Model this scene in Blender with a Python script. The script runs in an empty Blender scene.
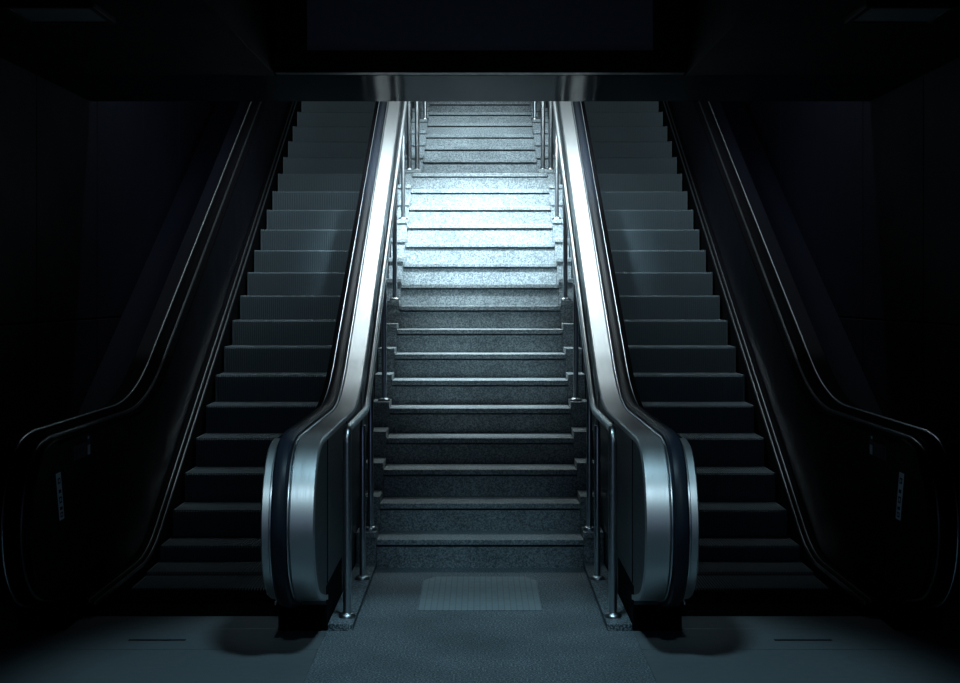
import bpy, bmesh, math, random
from mathutils import Vector
random.seed(3)
PI = math.pi
S = bpy.context.scene
C = S.collection

# ------------------------------------------------------------------ helpers
def link(name, bm, mat, parent=None, smooth=False):
    bmesh.ops.recalc_face_normals(bm, faces=bm.faces)
    me = bpy.data.meshes.new(name)
    bm.to_mesh(me); bm.free()
    mats = mat if isinstance(mat, (list, tuple)) else [mat]
    for m in mats: me.materials.append(m)
    if smooth:
        for p in me.polygons: p.use_smooth = True
        try: me.set_sharp_from_angle(angle=math.radians(35))
        except Exception: pass
    o = bpy.data.objects.new(name, me)
    C.objects.link(o)
    if parent is not None:
        o.parent = parent
        o.location = -Vector(world_of(parent))
    return o

def world_of(o):
    v = Vector(o.location)
    while o.parent is not None:
        o = o.parent; v += Vector(o.location)
    return v

def tag(o, label, cat, group=None):
    o['label'] = label; o['category'] = cat
    if group: o['group'] = group
    return o

def thing(name, label, cat, loc=(0, 0, 0), group=None):
    o = bpy.data.objects.new(name, None); C.objects.link(o)
    o.location = loc; o.empty_display_size = .1
    return tag(o, label, cat, group)

def struct(name, bm, mat):
    o = link(name, bm, mat); o['kind'] = 'structure'; return o

def box(bm, x0, x1, y0, y1, z0, z1, bev=0.0, mi=0):
    x0, x1 = min(x0, x1), max(x0, x1)
    r = bmesh.ops.create_cube(bm, size=1.0)
    vs = r['verts']
    for v in vs:
        v.co = Vector((x0 + (v.co.x + .5) * (x1 - x0), y0 + (v.co.y + .5) * (y1 - y0), z0 + (v.co.z + .5) * (z1 - z0)))
    fs = set(f for v in vs for f in v.link_faces)
    for f in fs: f.material_index = mi
    if bev > 0:
        es = list(set(e for v in vs for e in v.link_edges))
        bmesh.ops.bevel(bm, geom=es, offset=bev, segments=2, affect='EDGES', profile=.5)

def sweep(bm, path, prof, closed_prof=True, x0=0.0):
    """path: (y,z) points in a plane of constant x; prof: (x, n) offsets, n along the outward (upward) normal"""
    rings = []
    n = len(path)
    for i, (y, z) in enumerate(path):
        a = Vector(path[max(i - 1, 0)]); b = Vector((y, z)); c = Vector(path[min(i + 1, n - 1)])
        t1 = (b - a); t2 = (c - b)
        if t1.length < 1e-9: t1 = t2
        if t2.length < 1e-9: t2 = t1
        t1 = t1.normalized(); t2 = t2.normalized()
        t = (t1 + t2).normalized()
        k = 1.0 / max(.5, t.dot(t1))
        nr = Vector((-t.y, t.x)) * k
        rings.append([bm.verts.new((x0 + px, y + nr.x * pn, z + nr.y * pn)) for px, pn in prof])
    m = len(prof)
    for i in range(n - 1):
        for j in range(m if closed_prof else m - 1):
            k = (j + 1) % m
            bm.faces.new((rings[i][j], rings[i][k], rings[i + 1][k], rings[i + 1][j]))
    if closed_prof:
        bm.faces.new(rings[0]); bm.faces.new(rings[-1])

def circ(r, n=16): return [(r * math.cos(2 * PI * i / n), r * math.sin(2 * PI * i / n)) for i in range(n)]

def lathe(bm, cx, cy, prof, n=24):
    rings = []
    for r, z in prof:
        rings.append([bm.verts.new((cx + r * math.cos(2 * PI * i / n), cy + r * math.sin(2 * PI * i / n), z)) for i in range(n)])
    for a, b in zip(rings, rings[1:]):
        for i in range(n):
            j = (i + 1) % n
            bm.faces.new((a[i], a[j], b[j], b[i]))
    bm.faces.new(rings[0]); bm.faces.new(rings[-1])

def catmull(pts, sub=6):
    out = []
    P = [Vector(p) for p in pts]
    for i in range(len(P) - 1):
        p0 = P[max(i - 1, 0)]; p1 = P[i]; p2 = P[i + 1]; p3 = P[min(i + 2, len(P) - 1)]
        for s in range(sub):
            t = s / sub
            q = .5 * ((2 * p1) + (p2 - p0) * t + (2 * p0 - 5 * p1 + 4 * p2 - p3) * t * t + (3 * p1 - p0 - 3 * p2 + p3) * t ** 3)
            out.append((q.x, q.y))
    out.append((P[-1].x, P[-1].y))
    return out

def rounded(pts, rad, seg=8):
    """polyline with its inner corners rounded; rad: tangent length per corner"""
    out = [tuple(pts[0])]
    for i in range(1, len(pts) - 1):
        b = Vector(pts[i]); a = Vector(pts[i - 1]); c = Vector(pts[i + 1])
        L = rad[i - 1]
        p = b + (a - b).normalized() * L; q = b + (c - b).normalized() * L
        for s in range(seg + 1):
            t = s / seg
            v = (1 - t) ** 2 * p + 2 * t * (1 - t) * b + t * t * q
            out.append((v.x, v.y))
    out.append(tuple(pts[-1]))
    return out

# ------------------------------------------------------------------ materials
def mat(name):
    m = bpy.data.materials.new(name); m.use_nodes = True
    nt = m.node_tree; b = nt.nodes['Principled BSDF']
    return m, nt, b

def plain(name, col, rough=.5, metal=0.0, spec=.5, bump=None, coat=0):
    m, nt, b = mat(name)
    b.inputs['Base Color'].default_value = (*col, 1)
    b.inputs['Roughness'].default_value = rough
    b.inputs['Metallic'].default_value = metal
    b.inputs['Specular IOR Level'].default_value = spec
    if bump:
        tc = nt.nodes.new('ShaderNodeTexCoord')
        n = nt.nodes.new('ShaderNodeTexNoise'); n.inputs['Scale'].default_value = bump[0]; n.inputs['Detail'].default_value = 4
        bp = nt.nodes.new('ShaderNodeBump'); bp.inputs['Strength'].default_value = bump[1]; bp.inputs['Distance'].default_value = .01
        nt.links.new(tc.outputs['Object'], n.inputs['Vector'])
        nt.links.new(n.outputs['Fac'], bp.inputs['Height']); nt.links.new(bp.outputs['Normal'], b.inputs['Normal'])
        r = nt.nodes.new('ShaderNodeMapRange'); r.inputs['To Min'].default_value = rough * .8; r.inputs['To Max'].default_value = min(1, rough * 1.25)
        nt.links.new(n.outputs['Fac'], r.inputs['Value']); nt.links.new(r.outputs['Result'], b.inputs['Roughness'])
    return m

def granite(name, dark, mid, light, scale=120, rough=.6, blotch=.25, lo=.40, hi=.62):
    m, nt, b = mat(name)
    N = nt.nodes; L = nt.links
    tc = N.new('ShaderNodeTexCoord')
    n1 = N.new('ShaderNodeTexNoise'); n1.inputs['Scale'].default_value = scale; n1.inputs['Detail'].default_value = 3; n1.inputs['Roughness'].default_value = .7
    L.new(tc.outputs['Object'], n1.inputs['Vector'])
    cr = N.new('ShaderNodeValToRGB')
    e = cr.color_ramp.elements
    e[0].position = lo; e[0].color = (*dark, 1); e[1].position = hi; e[1].color = (*light, 1)
    x = e.new((lo + hi) / 2); x.color = (*mid, 1)
    L.new(n1.outputs['Fac'], cr.inputs['Fac'])
    n2 = N.new('ShaderNodeTexNoise'); n2.inputs['Scale'].default_value = 2.2; n2.inputs['Detail'].default_value = 5
    L.new(tc.outputs['Object'], n2.inputs['Vector'])
    mr = N.new('ShaderNodeMapRange'); mr.inputs['From Min'].default_value = .3; mr.inputs['From Max'].default_value = .7
    mr.inputs['To Min'].default_value = 1 - blotch; mr.inputs['To Max'].default_value = 1 + blotch * .4
    L.new(n2.outputs['Fac'], mr.inputs['Value'])
    mx = N.new('ShaderNodeMix'); mx.data_type = 'RGBA'; mx.blend_type = 'MULTIPLY'; mx.inputs[0].default_value = 1
    cb = N.new('ShaderNodeCombineColor')
    for k in range(3): L.new(mr.outputs['Result'], cb.inputs[k])
    L.new(cr.outputs['Color'], mx.inputs[6]); L.new(cb.outputs['Color'], mx.inputs[7])
    L.new(mx.outputs[2], b.inputs['Base Color'])
    b.inputs['Roughness'].default_value = rough
    b.inputs['Specular IOR Level'].default_value = .3
    bp = N.new('ShaderNodeBump'); bp.inputs['Strength'].default_value = .15; bp.inputs['Distance'].default_value = .004
    L.new(n1.outputs['Fac'], bp.inputs['Height']); L.new(bp.outputs['Normal'], b.inputs['Normal'])
    return m

def brushed(name, col, rough, stretch=(60, 1.5, 1.5), amt=.1):
    m, nt, b = mat(name)
    N = nt.nodes; L = nt.links
    tc = N.new('ShaderNodeTexCoord'); mp = N.new('ShaderNodeMapping'); mp.inputs['Scale'].default_value = stretch
    n = N.new('ShaderNodeTexNoise'); n.inputs['Scale'].default_value = 3; n.inputs['Detail'].default_value = 5
    L.new(tc.outputs['Object'], mp.inputs['Vector']); L.new(mp.outputs['Vector'], n.inputs['Vector'])
    r = N.new('ShaderNodeMapRange'); r.inputs['To Min'].default_value = rough - amt; r.inputs['To Max'].default_value = rough + amt
    L.new(n.outputs['Fac'], r.inputs['Value']); L.new(r.outputs['Result'], b.inputs['Roughness'])
    b.inputs['Base Color'].default_value = (*col, 1); b.inputs['Metallic'].default_value = 1
    return m

M = {}
M['stone'] = granite('stair_granite', (.13, .165, .178), (.29, .335, .35), (.52, .58, .60), 100, .55, .25, .38, .63)
M['floor'] = granite('floor_granite', (.035, .05, .06), (.13, .165, .185), (.34, .40, .43), 105, .6, .3, .42, .62)
M['deck'] = brushed('brushed_steel_deck', (.56, .58, .59), .42)
M['steel'] = brushed('handrail_steel', (.62, .66, .68), .30, (1.5, 1.5, 60), .05)
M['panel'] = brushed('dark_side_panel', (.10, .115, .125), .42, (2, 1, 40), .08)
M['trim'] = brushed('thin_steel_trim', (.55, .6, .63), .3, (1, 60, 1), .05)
M['rubber'] = plain('handrail_rubber', (.010, .014, .022), .42, 0, .12)
M['black'] = plain('black_paint', (.004, .004, .006), .5, 0, .25, (30, .08))
M['base'] = plain('black_base', (.002, .002, .003), .9, 0, .03, (30, .08))
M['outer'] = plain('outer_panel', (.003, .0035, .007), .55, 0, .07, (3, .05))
M['step'] = plain('step_aluminium', (.105, .14, .16), .5, .1, .2, (60, .1))
M['plate'] = plain('floor_plate', (.16, .19, .205), .45, .35, .4, (18, .12))
M['slot'] = plain('slot_dark', (.002, .002, .003), .9, 0, .1, (30, .05))
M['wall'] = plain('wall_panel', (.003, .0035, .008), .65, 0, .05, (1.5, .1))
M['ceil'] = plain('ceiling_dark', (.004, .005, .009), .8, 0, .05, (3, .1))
M['soffit'] = plain('soffit_metal', (.012, .018, .022), .12, 0, .5, (1.2, .04))
M['soffit'].node_tree.nodes['Principled BSDF'].inputs['IOR'].default_value = 1.009
M['screen'] = plain('screen_glass', (.13, .14, .165), .25, 0, .5, (2, .02))
M['frame'] = plain('screen_frame', (.002, .002, .002), .5, 0, .1, (30, .05))
M['lens'] = plain('lamp_cover', (.13, .15, .16), .5, 0, .4, (8, .05))
M['sticker'] = plain('sticker_pale', (.72, .82, .9), .6, 0, .3, (40, .05))
M['ink'] = plain('sticker_ink', (.01, .012, .03), .6, 0, .3, (40, .05))
M['violet'] = plain('sticker_dim', (.05, .045, .08), .6, 0, .3, (40, .05))

# pad: small tiles with grid lines
m, nt, b = mat('pad_tiles'); N = nt.nodes; L = nt.links
tc = N.new('ShaderNodeTexCoord'); br = N.new('ShaderNodeTexBrick')
br.offset = 0; br.inputs['Scale'].default_value = 1; br.inputs['Brick Width'].default_value = .034; br.inputs['Row Height'].default_value = .046
br.inputs['Mortar Size'].default_value = .003
br.inputs['Color1'].default_value = (.22, .28, .30, 1); br.inputs['Color2'].default_value = (.18, .25, .26, 1); br.inputs['Mortar'].default_value = (.13, .16, .18, 1)
L.new(tc.outputs['Object'], br.inputs['Vector'])
n = N.new('ShaderNodeTexNoise'); n.inputs['Scale'].default_value = 120; L.new(tc.outputs['Object'], n.inputs['Vector'])
mx = N.new('ShaderNodeMix'); mx.data_type = 'RGBA'; mx.blend_type = 'OVERLAY'; mx.inputs[0].default_value = .5
L.new(br.outputs['Color'], mx.inputs[6]); L.new(n.outputs['Color'], mx.inputs[7]); L.new(mx.outputs[2], b.inputs['Base Color'])
b.inputs['Roughness'].default_value = .5
M['pad'] = m

# ------------------------------------------------------------------ camera
F = 1503.0; CZ = 1.75
cam = bpy.data.cameras.new('camera'); co = bpy.data.objects.new('camera', cam); C.objects.link(co)
co.location = (0, 0, CZ); co.rotation_euler = (PI / 2, 0, 0)
cam.sensor_width = 36; cam.lens = F / 960 * 36; cam.shift_y = -49.5 / 960
cam.clip_start = .05; cam.clip_end = 100
S.camera = co

# ------------------------------------------------------------------ staircase
R = .1817; G = .340; D1 = 9.53
nos = [(D1 + (k - 1) * G, k * R) for k in range(1, 17)]                 # lower flight, nosing 16 is the landing edge
nos2 = [(15.81 + j * .408, 16 * R + 1.32 * R + j * .95 * R) for j in range(0, 8)]
W1, W2, WS = .656, .594, .785
ZTOP = nos2[-1][1]
stair = thing('staircase', 'speckled granite staircase climbing between the two escalators', 'stairs', (0, D1, 0))
def step(y0, y1, z0, z1, w):
    bm = bmesh.new()
    th = .034; gap = .013
    box(bm, -w, w, y0 + .006, y1 + .03, z0 - .25 if z0 > .3 else 0, z1 - th - gap)
    box(bm, -w + .002, w - .002, y0 + .055, y1 + .03, z1 - th - gap - .001, z1 - th + .001)
    s = link('step', bm, M['stone'], stair)
    bm = bmesh.new()
    box(bm, -w, w, y0 - .014, y1 + .004, z1 - th, z1, .004)
    link('tread', bm, M['stone'], s)
def side_block(y0, y1, z0, z1, w, ends=(True, True)):
    for sx, on in ((-1, ends[0]), (1, ends[1])):
        if not on: continue
        bm = bmesh.new()
        box(bm, sx * (w + .002), sx * WS, y0 + .004, y1 - .001, max(0, z0 - .25), z1 + .008)
        o = link('side_block', bm, M['stone'], stair)
        bm = bmesh.new()
        box(bm, sx * (w + .002), sx * WS, y0 - .012, y1 - .013, z1 + .010, z1 + .045, .004)
        link('side_cap', bm, M['stone'], o)
for i, (d, z) in enumerate(nos[:-1]):
    step(d, d + G, z - R, z, W1); side_block(d, d + G, z - R, z, W1)
# landing
d, z = nos[-1]
bm = bmesh.new(); box(bm, -W1, W1, d + .006, 15.81, z - .5, z - .045); box(bm, W1 + .0005, WS, d + .008, 14.74, z - .3, z - .004); box(bm, -W1 - .0005, -WS, d + .008, 14.74, z - .3, z - .004); box(bm, -W1 + .002, W1 - .002, d + .055, 15.81, z - .046, z - .033)
ld = link('landing', bm, M['stone'], stair)
bm = bmesh.new(); box(bm, -.570, .570, 14.7355, 15.80, z - .034, z, .004); box(bm, -W1, W1, d - .014, 14.735, z - .034, z, .004); link('tread', bm, M['stone'], ld)
side_block(14.74, 15.81, z - R, z, .572)
pz = z
for i, (d, z) in enumerate(nos2[:-1]):
    step(d, d + .408, pz, z, W2); side_block(d, d + .408, pz, z, W2); pz = z

# ------------------------------------------------------------------ floor, shell
WX = 2.80
bm = bmesh.new()
box(bm, -WX, WX, -2.5, 8.08, -.30, 0)
box(bm, -1.04, 1.04, 8.08, 9.60, -.30, 0)
for sx in (-1, 1): box(bm, sx * 2.15, sx * WX, 8.08, 19, -.30, 0)
box(bm, -WX, WX, 8.08, 19, -.62, -.60)
struct('floor', bm, M['floor'])
bm = bmesh.new(); box(bm, -WX, WX, nos2[-1][0] + .02, 23, ZTOP - .3, ZTOP)
struct('floor_upper', bm, M['floor'])
for sx, nm in ((-1, 'wall_left'), (1, 'wall_right')):
    bm = bmesh.new()
    for j in range(17):
        for zz, z1 in ((-.6, 1.55), (1.56, 3.7), (3.71, 8.2)):
            y = -2.5 + j * 1.5
            box(bm, sx * (WX + .002), sx * (WX + .08), y + .006, y + 1.494, zz, z1, .006)
    box(bm, sx * (WX + .03), sx * (WX + .2), -2.6, 23, -.6, 8.2)
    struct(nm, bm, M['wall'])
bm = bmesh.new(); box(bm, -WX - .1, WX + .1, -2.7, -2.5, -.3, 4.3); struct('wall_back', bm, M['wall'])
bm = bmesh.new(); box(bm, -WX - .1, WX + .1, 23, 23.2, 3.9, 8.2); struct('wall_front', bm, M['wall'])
ZB = 3.12; BY0, BY1 = 9.5, 10.8; BX = 1.30
bm = bmesh.new()
for sx in (-1, 1):
    box(bm, sx * BX, sx * (WX + .1), -2.5, BY0, ZB, ZB + .12)
    box(bm, sx * BX, sx * (BX + .06), -2.5, BY0, ZB + .12, 4.3)
box(bm, -BX, BX, -2.5, BY0, 4.2, 4.3)
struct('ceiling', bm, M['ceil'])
bm = bmesh.new()
for sx in (-1, 1): box(bm, sx * (BX - .012), sx * (BX + .012), -2.5, BY0 - .05, ZB - .012, ZB - .001, .003)
struct('trim_1', bm, M['ceil'])
bm = bmesh.new(); box(bm, -WX, WX, BY0 + .01, BY1, ZB, 4.9); struct('ceiling_beam', bm, M['soffit'])
# sloping ceiling over the upper flights
bm = bmesh.new()
v = [bm.verts.new(p) for p in ((-WX, BY1, 4.9), (WX, BY1, 4.9), (WX, 23, 8.0), (-WX, 23, 8.0), (-WX, BY1, 5.1), (WX, BY1, 5.1), (WX, 23, 8.2), (-WX, 23, 8.2))]
for f in ((0, 1, 2, 3), (4, 5, 6, 7), (0, 1, 5, 4), (2, 3, 7, 6), (1, 2, 6, 5), (0, 3, 7, 4)): bm.faces.new([v[i] for i in f])
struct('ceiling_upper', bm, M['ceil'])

# ------------------------------------------------------------------ display board
bd = thing('display_board', 'large unlit dark display board in a black frame above the stairs', 'sign', (0, BY0 - .06, ZB + .02))
bm = bmesh.new()
FX, SX = 1.285, 1.085; z0, z1 = ZB + .002, 4.15; sz = 3.262
y0, y1 = BY0 - .10, BY0 - .002
box(bm, -FX, FX, y0, y1, z0, sz, .004); box(bm, -FX, FX, y0, y1, z1 - .12, z1, .004)
for sx in (-1, 1): box(bm, sx * SX, sx * FX, y0 + .001, y1, sz - .001, z1 - .119)
link('frame', bm, M['frame'], bd)
bm = bmesh.new(); box(bm, -SX - .0, SX + .0, y0 + .03, y1 - .01, sz, z1 - .12); link('screen', bm, M['screen'], bd)

# ------------------------------------------------------------------ escalators
ZD = 1.017; SL = .5117
def zdeck(d): return SL * d - 4.0
def zstep(d): return SL * d - 4.84
DK = (ZD + 4.0) / SL
DTOP = 18.0
newel = catmull([(7.80, .15), (7.62, .185), (7.36, .26), (7.20, .40), (7.14, .57), (7.165, .74), (7.25, .885), (7.40, .985), (7.60, ZD)], 6)
top_in = rounded([(7.60, ZD), (DK, ZD), (DTOP, zdeck(DTOP)), (19.8, zdeck(DTOP) + .0)], [.55, .5], 12)
path = newel + top_in[1:]
CX = 1.588                                            # middle of an escalator
LABEL_E = {-1: 'dark escalator left of the granite stairs, shining steel deck on its stair side',
           1: 'dark escalator right of the granite stairs, shining steel deck on its stair side'}
esc_step_mesh = {}
def step_profile(bm, xa, xb, d, z, rise, depth):
    """grooved riser and tread in one mesh, teeth run up the riser and along the tread"""
    n = 52; w = (xb - xa) / n; g = .012
    prev = None
    for i in range(n):
        for (x0, x1, off) in ((xa + i * w, xa + (i + .5) * w, 0.0), (xa + (i + .5) * w, xa + (i + 1) * w, g)):
            pts = [(d + .012 + off, z - rise - .05), (d + off, z - .012), (d + off + .006, z - off), (d + depth + .01, z - off)]
            L_ = [bm.verts.new((x0, a, b_)) for a, b_ in pts]; R_ = [bm.verts.new((x1, a, b_)) for a, b_ in pts]
            for q in range(3): bm.faces.new((L_[q], R_[q], R_[q + 1], L_[q + 1]))
            if prev:
                for q in range(3): bm.faces.new((prev[q], L_[q], L_[q + 1], prev[q + 1]))
            prev = R_
    # solid underside and end cheeks
    box(bm, xa, xb, d + .03, d + depth - .005, z - rise - .05, z - .012)
    box(bm, xa - .006, xa + .004, d + .004, d + depth, z - rise - .05, z + .001); box(bm, xb - .004, xb + .006, d + .004, d + depth, z - rise - .05, z + .001)

def escalator(sx):
    e = thing('escalator', LABEL_E[sx], 'escalator', (sx * CX, 8.0, 0))
    # two balustrades
    for side in (-1, 1):                              # -1: stair side, 1: wall side
        def X(a): return sx * (a if side < 0 else 2 * CX - a)
        inner = side < 0
        # body
        bm = bmesh.new()
        off = .016
        P = path
        lo = [(19.8, 3.2), (13.2, .0), (7.80, .0), (7.80, .14)]
        # inset the outline a little under the deck
        ins = []
        for i in range(len(P)):
            a = Vector(P[max(i - 1, 0)]); c = Vector(P[min(i + 1, len(P) - 1)])
            t = (c - a).normalized(); nn = Vector((-t.y, t.x))
            ins.append((P[i][0] - nn.x * off, P[i][1] - nn.y * off))
        poly = ins[3:] + lo[:3] 
        xa, xb = X(.793), X(1.035)
        A = [bm.verts.new((xa, y, z)) for y, z in poly]; B = [bm.verts.new((xb, y, z)) for y, z in poly]
        bm.faces.new(A); bm.faces.new(B)
        for i in range(len(poly)):
            j = (i + 1) % len(poly); bm.faces.new((A[i], A[j], B[j], B[i]))
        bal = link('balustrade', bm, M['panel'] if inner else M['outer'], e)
        bal['label'] = 'balustrade with round newel end, stair side' if inner else 'black balustrade with round newel end, wall side'
        if inner:                                     # panel joints on the stair side cladding
            bm = bmesh.new()
            for yy in (7.80, 8.9, 10.0, 11.2, 12.4):
                zt = (ZD if yy < DK else zdeck(yy)) - .03
                box(bm, X(.7925), X(.7885), yy - .004, yy + .004, .24, zt)
            link('panel_joint', bm, M['black'], bal)
        # steel decks on both sides of the handrail
        bm = bmesh.new(); r = .006
        def band(a0, a1, h0, h1):
            x0_, x1_ = sorted((X(a0), X(a1)))
            return [(x0_, h0), (x0_, h1 - r), (x0_ + r, h1), (x1_ - r, h1), (x1_, h1 - r), (x1_, h0)]
        sweep(bm, path, band(.788, .908, -.03, 0))
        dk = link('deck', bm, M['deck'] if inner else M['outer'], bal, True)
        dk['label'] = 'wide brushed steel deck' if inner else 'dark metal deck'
        bm = bmesh.new()
        sweep(bm, newel, band(1.001, 1.044, -.035, -.006))
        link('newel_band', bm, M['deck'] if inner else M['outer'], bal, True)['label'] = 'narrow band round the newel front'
        bm = bmesh.new()
        sweep(bm, top_in, band(1.001, 1.040, -.04, -.012))
        link('inner_mask_strip', bm, M['base'], bal, True)  # black strip added to keep reflections off the body top
        # handrail
        bm = bmesh.new()
        a0, a1 = sorted((X(.922), X(.994)))
        hp = [(a0, -.004), (a0 - .0, .016), (a0 + .010, .030), (a0 + .026, .035), (a1 - .026, .035), (a1 - .010, .030), (a1, .016), (a1, -.004), (a1 - .012, -.02), (a0 + .012, -.02)]
        sweep(bm, path, hp)
        link('handrail', bm, M['rubber'] if inner else M['base'], bal, True)  # outer rubber painted blacker to suppress its lit streak
        bm = bmesh.new()
        for a in ((.911, .9185), (.9955, .999)):
            sweep(bm, path, band(a[0], a[1], -.02, .006 if inner or a[0] > .95 else .037))
        link('handrail_guide', bm, M['trim'], bal, True)
        # base block under the newel
        bm = bmesh.new()
        box(bm, X(.790), X(1.040), 7.745, 8.6, 0, .235, .006)
        link('newel_base', bm, M['base'], bal)
        # skirt with two thin trims along the steps
        sp = rounded([(8.1, .06), ((.06 + 4.80) / SL, .06), (DTOP, SL * DTOP - 4.80), (19.4, SL * DTOP - 4.80)], [.3, .5], 10)
        bm = bmesh.new()
        x0_, x1_ = sorted((X(1.036), X(1.112)))
        sweep(bm, sp, [(x0_, -.25), (x0_, .03 if X(1.036) == x0_ else .0), (x1_, .0 if X(1.036) == x0_ else .03), (x1_, -.25)])
        sk = link('skirt', bm, M['base'], e)
        sk['label'] = 'black skirt beside the steps'
        bm = bmesh.new()
        for a, hgt in ((1.071, .034), (1.102, .022)):
            x0_, x1_ = sorted((X(a - .003), X(a + .004)))
            sweep(bm, sp, [(x0_, hgt - .02), (x0_, hgt), (x1_, hgt), (x1_, hgt - .02)])
        link('trim_strip', bm, M['trim'], sk)
        if not inner:                                 # stickers on the face of the outer newel
            xf = X(1.035)
            bm = bmesh.new(); t = -sx * .0015
            def quad(bm, ya, yb, za, zb, k, lean=0, mi=0):
                box(bm, xf, xf + t * k, ya, yb, za, zb, 0, mi)
            # tall slim plate
            vs0 = len(bm.verts)
            quad(bm, 7.620, 7.705, .585, .832, 1)
            for q, (zz, hh) in enumerate(((.79, .030), (.735, .018), (.69, .034), (.645, .016), (.612, .026))):
                quad(bm, 7.640, 7.684, zz - hh / 2, zz + hh / 2, 1.6, 0, 1)
                if q % 2 == 0: quad(bm, 7.652, 7.672, zz - hh / 4, zz + hh / 4, 2.0, 0, 0)
            # lean of the plate
            for v_ in bm.verts: v_.co.y += (.705 - v_.co.z) * .28
            link('sticker', bm, [M['sticker'], M['ink']], bal)['label'] = 'tall pale sticker with dark marks'
            bm = bmesh.new()
            quad(bm, 8.185, 8.255, .860, .965, 1, 0, 1); quad(bm, 8.195, 8.25, .862, .915, 1.6); quad(bm, 8.195, 8.225, .948, .963, 1.6)
            link('pictogram', bm, [M['sticker'], M['violet']], bal)['label'] = 'small upright sticker, dim with a pale lower half'
            bm = bmesh.new()
            quad(bm, 7.92, 8.17, .86, .935, 1, 0, 1)
            for q in range(3): quad(bm, 7.95 + q * .07, 7.985 + q * .07, .872 + .008 * q, .925 - .006 * q, 1.6, 0, 2)
            link('warning_label', bm, [M['sticker'], M['violet'], M['ink']], bal)['label'] = 'very dim violet label with dark marks'
            # cladding between the outer balustrade and the wall
            bm = bmesh.new()
            cp = rounded([(7.9, .62), (DK + .1, .62), (DTOP, zdeck(DTOP) - .40), (19.6, zdeck(DTOP) - .40)], [.5, .5], 8)
            x0_, x1_ = sorted((sx * (2 * CX - .79), sx * (WX - .005)))
            sweep(bm, cp, [(x0_, -.3), (x0_, 0), (x1_, 0), (x1_, -.3)])
            link('outer_cladding', bm, M['wall'], e)
    # steps
    nose = [(8.82 + i * .4) for i in range(24)]
    prev = None
    for i, d in enumerate(nose):
        z = zstep(d)
        s = .11                                       # soft start out of the landing
        z = s * math.log(1 + math.exp(z / s)) if z < 1.0 else z
        if i == 0: z = .012
        rise = z - prev if prev is not None else .03
        bm = bmesh.new()
        step_profile(bm, sx * CX - .452, sx * CX + .452, d, z, max(rise, .03), .4)
        link('step', bm, M['step'], e)
        prev = z
    bm = bmesh.new()
    xa, xb = sorted((sx * (CX - .50), sx * (CX + .50)))
    box(bm, xa, xb, 8.10, 8.83, -.06, -.004)
    for q in range(56):
        x = xa + (q + .3) * (xb - xa) / 56
        box(bm, x, x + .007, 8.45, 8.83, -.005, .010)
    link('comb_plate', bm, M['base'], e)  # black colour stands in for the shadow over the comb
    # landing plates in front of the comb
    ys = [(7.786, 8.085), (7.338, 7.780), (5.6, 7.332), (3.8, 5.594)]
    for q, (ya, yb) in enumerate(ys):
        bm = bmesh.new()
        x0_, x1_ = (1.048 if q == 0 else .790), 2.70
        if q == 1:
            # plate with a slot cut through
            s0, s1, t0, t1 = 1.475, 1.765, 7.515, 7.555
            box(bm, sx * x0_, sx * s0, ya, 7.735, 0.0005, .006); box(bm, sx * s1, sx * x1_, ya, yb, 0.0005, .006)
            box(bm, sx * 1.048, sx * s0, 7.735, yb, 0.0005, .006)
            box(bm, sx * s0, sx * s1, ya, t0, 0.0005, .006); box(bm, sx * s0, sx * s1, t1, yb, 0.0005, .006)
        else:
            box(bm, sx * x0_, sx * x1_, ya, yb, 0.0005, .006, .0015)
        fp = link('floor_plate', bm, M['plate'], e)
        if q == 1:
            bm = bmesh.new(); box(bm, sx * s0, sx * s1, t0, t1, .0005, .0015); link('slot', bm, M['slot'], fp)
    return e
escalator(-1); escalator(1)

# ------------------------------------------------------------------ curbs and handrails
for sx in (-1, 1):
    bm = bmesh.new(); box(bm, sx * .657, sx * .7865, 7.76, 9.522, 0, .035, .003)
    tag(link('curb', bm, M['floor']), 'low granite curb under the railing posts %s of the stair foot' % ('left' if sx < 0 else 'right'), 'curb')

RR = .0225
def railing(sx, X0, pts, rads, posts, name_label, y0):
    t = thing('railing', name_label, 'railing', (sx * X0, y0, 0))
    bm = bmesh.new()
    pth = rounded(pts, rads, 8)
    sweep(bm, pth, circ(RR), True, sx * X0)
    link('rail', bm, M['steel'], t, True)
    def flange(cy, z, parent):
        bm = bmesh.new()
        lathe(bm, sx * X0, cy, [(.046, z), (.046, z + .008), (.040, z + .018), (.030, z + .023), (.0235, z + .026)])
        link('base_flange', bm, M['steel'], parent, True)
    flange(pts[0][0], pts[0][1], t); flange(pts[-1][0], pts[-1][1], t)
    for (cy, z, zt) in posts:
        bm = bmesh.new()
        r = .019
        lathe(bm, sx * X0, cy, [(r, z), (r, zt - .07), (.016, zt - .06), (.009, zt - .055), (.009, zt)], 16)
        p = link('post', bm, M['steel'], t, True)
        flange(cy, z, p)
    return t
def zt1(d): return max(1.025, SL * d - 3.695)
cap = .045
low_posts = [(8.97, .035, 1.025 - .012)] + [(nos[k - 1][0] + dd, nos[k - 1][1] + cap, 0) for k, dd in ((1, .09), (5, .09), (9, .09), (13, .09))]
low_posts = [(y, z, t if t else zt1(y) - .015) for y, z, t in low_posts]
DT = (1.025 + 3.695) / SL
DA = 14.88
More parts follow.
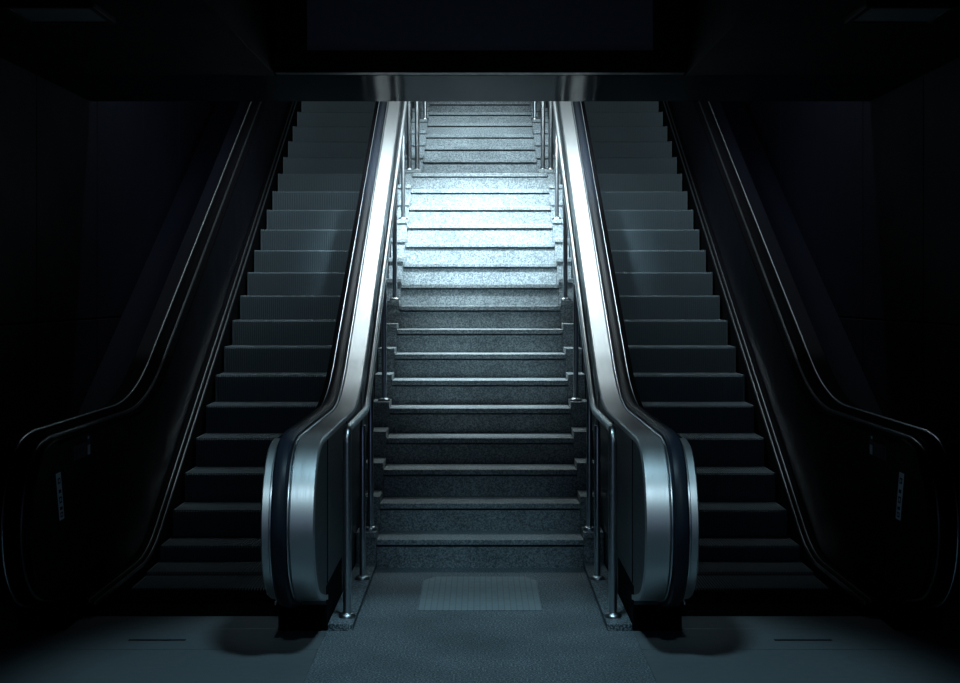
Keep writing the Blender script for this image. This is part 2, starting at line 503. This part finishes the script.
for sx in (-1, 1):
    sd = 'left' if sx < 0 else 'right'
    railing(sx, .700, [(7.925, .035), (7.925, 1.025), (DT, 1.025), (DA, SL * DA - 3.695), (DA, nos[-1][1] + cap)], [.075, .16, .1],
            low_posts, 'tubular steel railing along the %s side of the lower stair flight' % sd, 7.925)
    zb = nos[-1][1] + cap
    sl2 = .95 * R / .408
    yB = 14.95; zB = zb + 1.0
    railing(sx, .625, [(yB, zb), (yB, zB), (15.68, zB), (18.9, zB + sl2 * (18.9 - 15.68)), (18.9, ZTOP)], [.08, .15, .1],
            [(nos2[3][0] + .08, nos2[3][1] + cap, zB + sl2 * (nos2[3][0] + .08 - 15.68) - .015)],
            'tubular steel railing %s of the upper stair flight beyond the landing' % sd, yB)

# ------------------------------------------------------------------ pad at the stair foot
bm = bmesh.new()
pp = [(-.34, 8.24), (.34, 8.24), (.345, 9.10), (.27, 9.22), (-.27, 9.22), (-.345, 9.10)]
A = [bm.verts.new((x, y, .0005)) for x, y in pp]; B = [bm.verts.new((x, y, .005)) for x, y in pp]
bm.faces.new(A); bm.faces.new(B)
for i in range(6): bm.faces.new((A[i], A[(i + 1) % 6], B[(i + 1) % 6], B[i]))
tag(link('floor_pad', bm, M['pad']), 'pale tiled rectangular pad set in the granite before the lowest step', 'floor pad')

# ------------------------------------------------------------------ unlit ceiling lamps
for sx in (-1, 1):
    t = thing('ceiling_light', 'unlit ceiling light in the top %s corner above the escalator' % ('left' if sx < 0 else 'right'), 'ceiling light', (sx * 2.03, 7.3, ZB))
    bm = bmesh.new()
    x0, x1, y0, y1 = 1.82, 2.26, 7.08, 7.52
    for a in ((x0, x1, y0, y0 + .03), (x0, x1, y1 - .03, y1), (x0, x0 + .03, y0 + .03, y1 - .03), (x1 - .03, x1, y0 + .03, y1 - .03)):
        box(bm, sx * a[0], sx * a[1], a[2], a[3], ZB - .03, ZB - .001, .003)
    link('lamp_housing', bm, M['outer'], t)
    bm = bmesh.new(); box(bm, sx * (x0 + .03), sx * (x1 - .03), y0 + .03, y1 - .03, ZB - .022, ZB - .001); link('lamp_cover', bm, M['lens'], t)

# ------------------------------------------------------------------ light
COOL = (.72, .90, 1.0)
def spot(name, loc, target, energy, size, blend, rad, col=COOL):
    l = bpy.data.lights.new(name, 'SPOT'); l.energy = energy; l.spot_size = math.radians(size); l.spot_blend = blend
    l.shadow_soft_size = rad; l.color = col
    o = bpy.data.objects.new(name, l); C.objects.link(o); o.location = loc
    o.rotation_euler = (Vector(target) - Vector(loc)).to_track_quat('-Z', 'Y').to_euler()
    return o
def housing(loc, label):
    t = thing('spotlight', label, 'lamp', loc)
    x, y, z = loc
    bm = bmesh.new(); lathe(bm, x, y, [(.10, z + .10), (.11, z + .22), (.06, z + .25), (.02, z + .26), (.02, z + .30)]); link('lamp_body', bm, M['outer'], t, True)
COOL = (.80, .95, 1.0); TEAL = (.50, .83, 1.0)
spot('stair_lamp', (0, 11.76, 4.75), (0, 13.50, 2.3), 2150, 57, 1.0, .12)
housing((0, 11.95, 4.75), 'round ceiling spotlight above the middle of the stairs')
def area(name, loc, sx_, sy_, energy, col=COOL, rot=(0, 0, 0)):
    l = bpy.data.lights.new(name, 'AREA'); l.shape = 'RECTANGLE'; l.size = sx_; l.size_y = sy_; l.energy = energy; l.color = col
    o = bpy.data.objects.new(name, l); C.objects.link(o); o.location = loc; o.rotation_euler = rot
    return o
spot('tread_fill', (0, 11.9, 4.75), (0, 11.65, 1.2), 850, 31, 1.0, .12)  # extra spot added at the stair lamp to brighten the treads
spot('upper_stair_fill', (0, 14.1, 5.35), (0, 16.5, 3.2), 560, 54, 1.0, .12)  # added fill spot, brightens the upper flight
area('upper_area_fill', (0, 15.9, 5.7), 2.6, 1.8, 11)  # added fill without fixture, for upper steps and decks
for sx in (-1, 1): area('deck_reflection_fill', (sx * 1.05, 13.05, 5.05), .45, .6, 9).data.spread = math.radians(96)  # added fills that the steel decks reflect, no fixtures
area('deck_highlight_fill', (0, 13.7, 5.1), 2.4, .5, 44).data.spread = math.radians(89)  # added fill for the bright middle of the decks, no fixture
for sx in (-1, 1): area('escalator_step_fill', (sx * 1.75, 11.2, 4.80), .9, .25, 36, COOL, (math.radians(46), 0, 0))  # added fills that lift the escalator risers, no fixtures
spot('foot_lamp', (0, 8.9, 4.0), (0, 8.9, 0), 85, 34, 1.0, .18, TEAL)
spot('hall_lamp', (0, 6.55, 4.0), (0, 6.55, 0), 240, 59, .3, .25, TEAL)
spot('stair_foot_fill', (0, 5.4, 3.95), (0, 9.6, .15), 130, 17, 1.0, .15, TEAL)  # added accent spot to lift the lowest risers
for sx in (-1, 1): spot('newel_fill', (sx * 1.05, 3.7, 4.0), (sx * .85, 7.25, .80), 130, 17, .8, .1, (.62, .87, 1.0))  # added spots that make the highlight on the newel fronts
area('rear_fill', (0, -1.8, 2.6), 3.0, 1.6, 14, (.45, .62, 1.0), (PI / 2, 0, 0))  # dim blue fill added behind the camera to lift the shadows

w = bpy.data.worlds.new('world'); S.world = w; w.use_nodes = True
w.node_tree.nodes['Background'].inputs[0].default_value = (.10, .16, .4, 1)
w.node_tree.nodes['Background'].inputs[1].default_value = .01

S.view_settings.view_transform = 'Standard'
S.view_settings.look = 'None'
S.view_settings.exposure = 0
S.view_settings.gamma = 1
